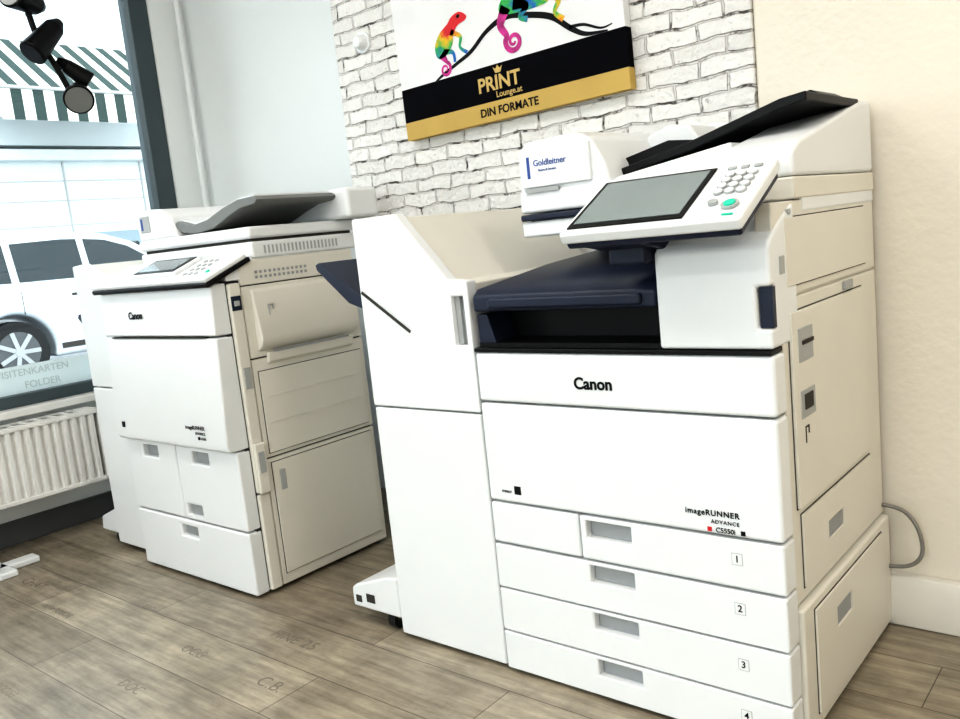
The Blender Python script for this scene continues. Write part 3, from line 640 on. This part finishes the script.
# scanner + feeder
box('scanner_body', A0+0.02, A1, 1.56, BK+0.02, 0.956, 1.003, M_front, 0.008, 3)
boxes('scanner_vents', [(A1-0.001, A1+0.001, 1.60+i*0.014, 1.606+i*0.014, 0.967, 0.99) for i in range(20)], M_lgrey)
box('scanner_gap', A0+0.04, A1-0.012, 1.57, BK+0.01, 1.002, 1.012, M_seam)
box('adf_lid', A0+0.025, A1+0.002, 1.555, BK+0.03, 1.011, 1.045, M_front, 0.010, 3)
prism('adf_head', [(-2.675, 1.040), (-2.685, 1.10), (-2.660, 1.128), (-2.61, 1.140), (-2.53, 1.135), (-2.48, 1.105), (-2.455, 1.040)], 'y', 1.560, 1.93, M_front, 0.012, 4)
box('adf_sticker', -2.655, -2.60, 1.5575, 1.562, 1.070, 1.120, M_lgrey, 0.001)
box('adf_sticker_mark', -2.648, -2.638, 1.5565, 1.5575, 1.077, 1.113, M_blue)
prism('adf_tray', [(-2.495, 1.080), (-2.43, 1.052), (-2.36, 1.045), (-2.27, 1.055), (-2.20, 1.078), (-2.13, 1.098), (-2.06, 1.104), (-2.045, 1.115), (-2.06, 1.126), (-2.14, 1.124), (-2.22, 1.106), (-2.30, 1.082), (-2.38, 1.072), (-2.46, 1.090)], 'y', 1.572, 1.86, M_slate2, 0.003)
prism('adf_tray_inner', [(-2.47, 1.093), (-2.38, 1.073), (-2.30, 1.083), (-2.22, 1.107), (-2.15, 1.123), (-2.075, 1.126), (-2.075, 1.131), (-2.15, 1.129), (-2.22, 1.113), (-2.30, 1.089), (-2.38, 1.079), (-2.47, 1.099)], 'y', 1.588, 1.86, M_front)
box('adf_rear_block', -2.46, -2.00, 1.862, BK+0.06, 1.045, 1.136, M_front, 0.014, 4)
LG.location = LG.location+Vector((0.012, -0.033, 0)); LG.scale = (1, 1, 1.006)

# left printer's finisher
LG = group('paper_finisher', (-2.86, 1.7, 0))
prism('body', [(-2.980, 0.03), (-2.980, 0.99), (-2.90, 0.995), (-2.80, 0.955), (-2.724, 0.95), (-2.724, 0.03)], 'y', 1.49, 1.93, M_side, 0.004)
prism('door_upper', [(-2.985, 0.5825), (-2.985, 0.995), (-2.90, 1.0), (-2.80, 0.958), (-2.722, 0.953), (-2.722, 0.5825)], 'y', 1.465, 1.489, M_front, 0.005, 3)
box('door_lower', -2.985, -2.722, 1.465, 1.489, 0.02, 0.5785, M_front, 0.005, 3)
prism('output_tray', [(-2.986, 0.76), (-2.986, 0.79), (-3.075, 0.83), (-3.085, 0.815), (-3.025, 0.77)], 'y', 1.50, 1.8, M_navy, 0.003)
prism('foot', [(-2.986, 0.045), (-2.986, 0.14), (-3.02, 0.13), (-3.11, 0.095), (-3.12, 0.045)], 'y', 1.475, 1.68, M_front, 0.006, 3)
caster('caster_a', -3.02, 1.505); caster('caster_b', -3.08, 1.64)
for i, (x, y) in enumerate([(-2.95, 1.90), (-2.76, 1.90), (-2.76, 1.52)]):
    cyl('leveller_%d' % i, (x, y, 0), (x, y, 0.035), 0.015, 0.012, M_rubber)
LG.location = LG.location+Vector((0.026, -0.033, 0))

CUR = None
tube('power_cable', [(-0.60, YW-0.034, 0.28), (-0.54, YW-0.03, 0.285), (-0.50, YW-0.03, 0.25), (-0.485, YW-0.034, 0.19), (-0.50, YW-0.035, 0.155), (-0.54, YW-0.036, 0.14), (-0.60, YW-0.036, 0.14)], 0.0045, M_cable, parent=None)
tube('power_cable', [(-3.16, 1.78, 0.006), (-3.20, 1.68, 0.008), (-3.12, 1.66, 0.03), (-3.16, 1.75, 0.12), (-3.22, 1.82, 0.16), (-3.22, 1.76, 0.08), (-3.20, 1.69, 0.008), (-3.10, 1.80, 0.006)], 0.005, M_black, parent=None)

# ------------------------------------------------------------------ OUTSIDE
box('street_ground', -40, XW-0.2, -30, 40, -0.22, -0.12, M_asph, parent=None)
box('pavement_ground', XW-0.2, 30, -30, YB-0.2, -0.22, -0.12, M_pave, parent=None)
CARG = group('car', (-10.8, 5.4, -0.12))
zc = -0.12
def cp(l): return [(a, b+zc) for a, b in l]
wy = (4.20, 6.85)
prism('body', cp([(3.40, 0.28), (3.34, 0.5), (3.34, 0.72), (3.40, 0.90), (3.52, 1.02), (4.6, 1.04), (6.35, 1.0), (7.15, 0.90), (7.55, 0.70), (7.62, 0.45), (7.58, 0.28), (7.45, 0.22), (3.55, 0.22)]), 'x', -11.65, -9.95, M_carp, 0.09, 5,
      cuts=[('cyl', -9.95, wy[0], 0.34+zc, 0.39, 0.5), ('cyl', -9.95, wy[1], 0.34+zc, 0.39, 0.5), ('cyl', -11.65, wy[0], 0.34+zc, 0.39, 0.5), ('cyl', -11.65, wy[1], 0.34+zc, 0.39, 0.5)])
def cabin():
    base = [(3.46, 0.98), (3.66, 1.34), (3.86, 1.50), (4.3, 1.57), (4.9, 1.58), (5.4, 1.53), (5.75, 1.41), (6.4, 0.98)]
    bm = bmesh.new(); zt = 1.58
    A = []; B = []
    for (y, z) in base:
        k = (z-0.98)/(zt-0.98)*0.16
        A.append(bm.verts.new((-10.02-k, y, z+zc))); B.append(bm.verts.new((-11.58+k, y, z+zc)))
    bm.faces.new(A); bm.faces.new(B[::-1]); n = len(A)
    for i in range(n): bm.faces.new((A[i], B[i], B[(i+1) % n], A[(i+1) % n]))
    fin('cabin', bm2me(bm, 'cabin'), M_carp, 0.05, 4)
cabin()
def glass_side(nm, pts):
    bm = bmesh.new()
    def X(z): return -10.02-(z-0.98)/(0.60)*0.16+0.008
    V = [bm.verts.new((X(z), y, z+zc)) for y, z in pts]; V2 = [bm.verts.new((X(z)-0.02, y, z+zc)) for y, z in pts]
    bm.faces.new(V); bm.faces.new(V2[::-1]); n = len(V)
    for i in range(n): bm.faces.new((V[i], V2[i], V2[(i+1) % n], V[(i+1) % n]))
    fin(nm, bm2me(bm, nm), M_carg)
glass_side('side_glass_rear', [(3.74, 1.08), (3.86, 1.34), (4.0, 1.44), (4.28, 1.47), (4.28, 1.06)])
glass_side('side_glass_mid', [(4.36, 1.06), (4.36, 1.475), (4.9, 1.49), (5.08, 1.48), (5.08, 1.05)])
glass_side('side_glass_front', [(5.16, 1.05), (5.16, 1.475), (5.40, 1.45), (5.66, 1.36), (6.12, 1.05)])
prism('rear_glass', cp([(3.50, 1.06), (3.67, 1.36), (3.65, 1.37), (3.47, 1.07)]), 'x', -11.4, -10.2, M_carg)
prism('windscreen', cp([(5.82, 1.39), (6.35, 1.04), (6.37, 1.05), (5.85, 1.41)]), 'x', -11.4, -10.2, M_carg)
boxes('door_lines', [(-9.953, -9.947, 4.32, 4.327, 0.72+zc, 0.96+zc), (-9.953, -9.947, 5.12, 5.127, 0.3+zc, 0.96+zc), (-9.953, -9.947, 6.2, 6.207, 0.4+zc, 0.93+zc), (-9.955, -9.940, 4.85, 5.03, 0.86+zc, 0.89+zc), (-9.955, -9.94, 5.9, 6.08, 0.86+zc, 0.89+zc), (-9.955, -9.94, 4.65, 6.4, 0.30+zc, 0.36+zc)], M_seam)
for i, y in enumerate(wy):
    for j, x in enumerate((-10.06, -11.54)):
        cyl('tyre_%d%d' % (i, j), (x-0.1, y, 0.33+zc), (x+0.1, y, 0.33+zc), 0.33, 0.33, M_rubber, 40, 0.03)
        cyl('rim_%d%d' % (i, j), (x-0.102, y, 0.33+zc), (x+0.102, y, 0.33+zc), 0.22, 0.22, M_grey, 32)
        sx = 1 if j == 0 else -1
        for s in range(7):
            a = s*2*math.pi/7
            slab('spoke_%d%d%d' % (i, j, s), (x+sx*0.105, y+0.115*math.cos(a), 0.33+zc+0.115*math.sin(a)), (0, math.cos(a), math.sin(a)), (0, -math.sin(a), math.cos(a)), 0.21, 0.045, 0.012, M_lgrey)
        cyl('hub_%d%d' % (i, j), (x+sx*0.10, y, 0.33+zc), (x+sx*0.115, y, 0.33+zc), 0.05, 0.045, M_lgrey, 20)
box('mirror', -9.97, -9.80, 5.75, 5.90, 0.98+zc, 1.12+zc, M_carp, 0.03)
box('tail_light', -10.15, -9.94, 3.36, 3.46, 0.74+zc, 0.92+zc, M_red, 0.02)
CARG.location = CARG.location+Vector((0.35, -0.38, 0))

group('building', (-16, 8, -0.12))
box('upper_storeys', -20, -16, -6, 24, 3.3, 9.0, M_facade)
box('ground_floor', -20, -15.95, -6, 24, -0.12, 3.0, M_facade2)
box('ledge', -20, -15.7, -6, 24, 3.0, 3.2, M_facade2, 0.03)
boxes('cladding_lines', [(-15.96, -15.94, -6, 24, z, z+0.02) for z in (1.85, 2.3, 2.65)], M_lgrey)
boxes('cladding_posts', [(-15.96, -15.93, y, y+0.03, 1.2, 3.0) for y in (4.6, 6.1, 7.6, 9.1, 10.6)], M_lgrey)
boxes('shop_windows', [(-15.96, -15.93, y, y+2.6, 0.5, 1.7) for y in (-4, -1, 2, 5.0, 7.8, 10.6, 14.5, 17.5)], M_fglass)
boxes('upper_windows', [(-16.01, -15.97, y, y+1.3, 4.9, 6.6) for y in (-4, -1, 2, 10.8, 14.5, 17.5)], M_fglass)
group('awning', (-15.2, 8, 3.5))
y0 = 6.05; w = 0.17; bmA = bmesh.new(); i = 0
pA, pB, pC = (-15.98, 5.1), (-14.3, 3.95), (-14.3, 3.45)
while y0+i*w < 9.6:
    a = y0+i*w; b = a+w; mi = i % 2
    v = [bmA.verts.new((p[0], yy, p[1])) for yy in (a, b) for p in (pA, pB, pC)]
    f = bmA.faces.new((v[0], v[1], v[4], v[3])); f.material_index = mi
    f = bmA.faces.new((v[1], v[2], v[5], v[4])); f.material_index = mi
    i += 1
v = [bmA.verts.new((p[0], y0, p[1])) for p in (pA, pB, pC, (-15.98, 4.6))]
f = bmA.faces.new(v); f.material_index = 0
me = bm2me(bmA, 'fabric'); me.materials.append(M_awnl); me.materials.append(M_awnd)
fin('fabric', me, None)
cyl('front_bar', (-14.3, 6.05, 3.95), (-14.3, 9.6, 3.95), 0.03, 0.03, M_lgrey)
for y in (6.15, 9.5): cyl('arm_%d' % int(y), (-15.98, y, 3.8), (-14.3, y, 3.94), 0.025, 0.025, M_lgrey)

# ------------------------------------------------------------------ lights
CUR = None
w = bpy.data.worlds.new('overcast_sky'); S.world = w; w.use_nodes = True
nt = w.node_tree; bg = nt.nodes['Background']
tc = nd(nt, 'ShaderNodeTexCoord'); sp_ = nd(nt, 'ShaderNodeSeparateXYZ'); nt.links.new(tc.outputs['Generated'], sp_.inputs[0])
rp = nd(nt, 'ShaderNodeValToRGB'); rp.color_ramp.elements[0].position = 0.0; rp.color_ramp.elements[1].position = 0.6
rp.color_ramp.elements[0].color = (0.95, 0.98, 1.0, 1); rp.color_ramp.elements[1].color = (0.88, 0.95, 1.0, 1)
nt.links.new(sp_.outputs['Z'], rp.inputs['Fac']); nt.links.new(rp.outputs[0], bg.inputs[0]); bg.inputs[1].default_value = 3.7
def area(name, loc, sx, sy, power, col):
    l = bpy.data.lights.new(name, 'AREA'); l.shape = 'RECTANGLE'; l.size = sx; l.size_y = sy; l.energy = power; l.color = col
    o = bpy.data.objects.new(name, l); o.location = loc; COL.objects.link(o)
    return o
for i, (x, y) in enumerate([(-2.3, 0.5), (-0.4, 0.2), (-2.2, -1.6), (-0.4, -1.6), (1.0, 0.8)]):
    g = group('ceiling_fill_light', (x, y, H))  # unseen ceiling lamps, added to supplement the window daylight
    boxes('housing', [(x-0.62, x-0.6, y-0.17, y+0.17, H-0.05, H-0.001), (x+0.6, x+0.62, y-0.17, y+0.17, H-0.05, H-0.001), (x-0.6, x+0.6, y-0.17, y-0.15, H-0.05, H-0.001), (x-0.6, x+0.6, y+0.15, y+0.17, H-0.05, H-0.001)], M_front)
    o = area('fill_area_light', (x, y, H-0.03), 1.18, 0.28, 20, (1.0, 0.96, 0.90)); o.parent = g; o.matrix_parent_inverse = Matrix.Translation(-Vector(g.location))
CUR = None

# ------------------------------------------------------------------ camera
f = 856.8; p = math.radians(8.466); r = math.radians(6.009); yw = math.radians(40.52)
Hd = Vector((-math.sin(yw), math.cos(yw), 0)); R = Vector((math.cos(yw), math.sin(yw), 0)); Z = Vector((0, 0, 1))
fw = Hd*math.cos(p)-Z*math.sin(p); dn = -Z*math.cos(p)-Hd*math.sin(p)
cxv = R*math.cos(r)+dn*math.sin(r); cyv = R*math.sin(r)-dn*math.cos(r)
cam = bpy.data.cameras.new('camera'); co = bpy.data.objects.new('camera', cam); COL.objects.link(co)
M = Matrix((cxv, cyv, -fw)).transposed().to_4x4(); M.translation = (-0.035, 0.073, 0.971); co.matrix_world = M
cam.sensor_fit = 'HORIZONTAL'; cam.sensor_width = 36; cam.lens = f/960*36; cam.clip_start = 0.05; cam.clip_end = 200
S.camera = co
S.view_settings.view_transform = 'Standard'
try: S.view_settings.look = 'High Contrast'
except Exception:
    try: S.view_settings.look = 'Standard - High Contrast'
    except Exception: pass
S.view_settings.exposure = -0.40
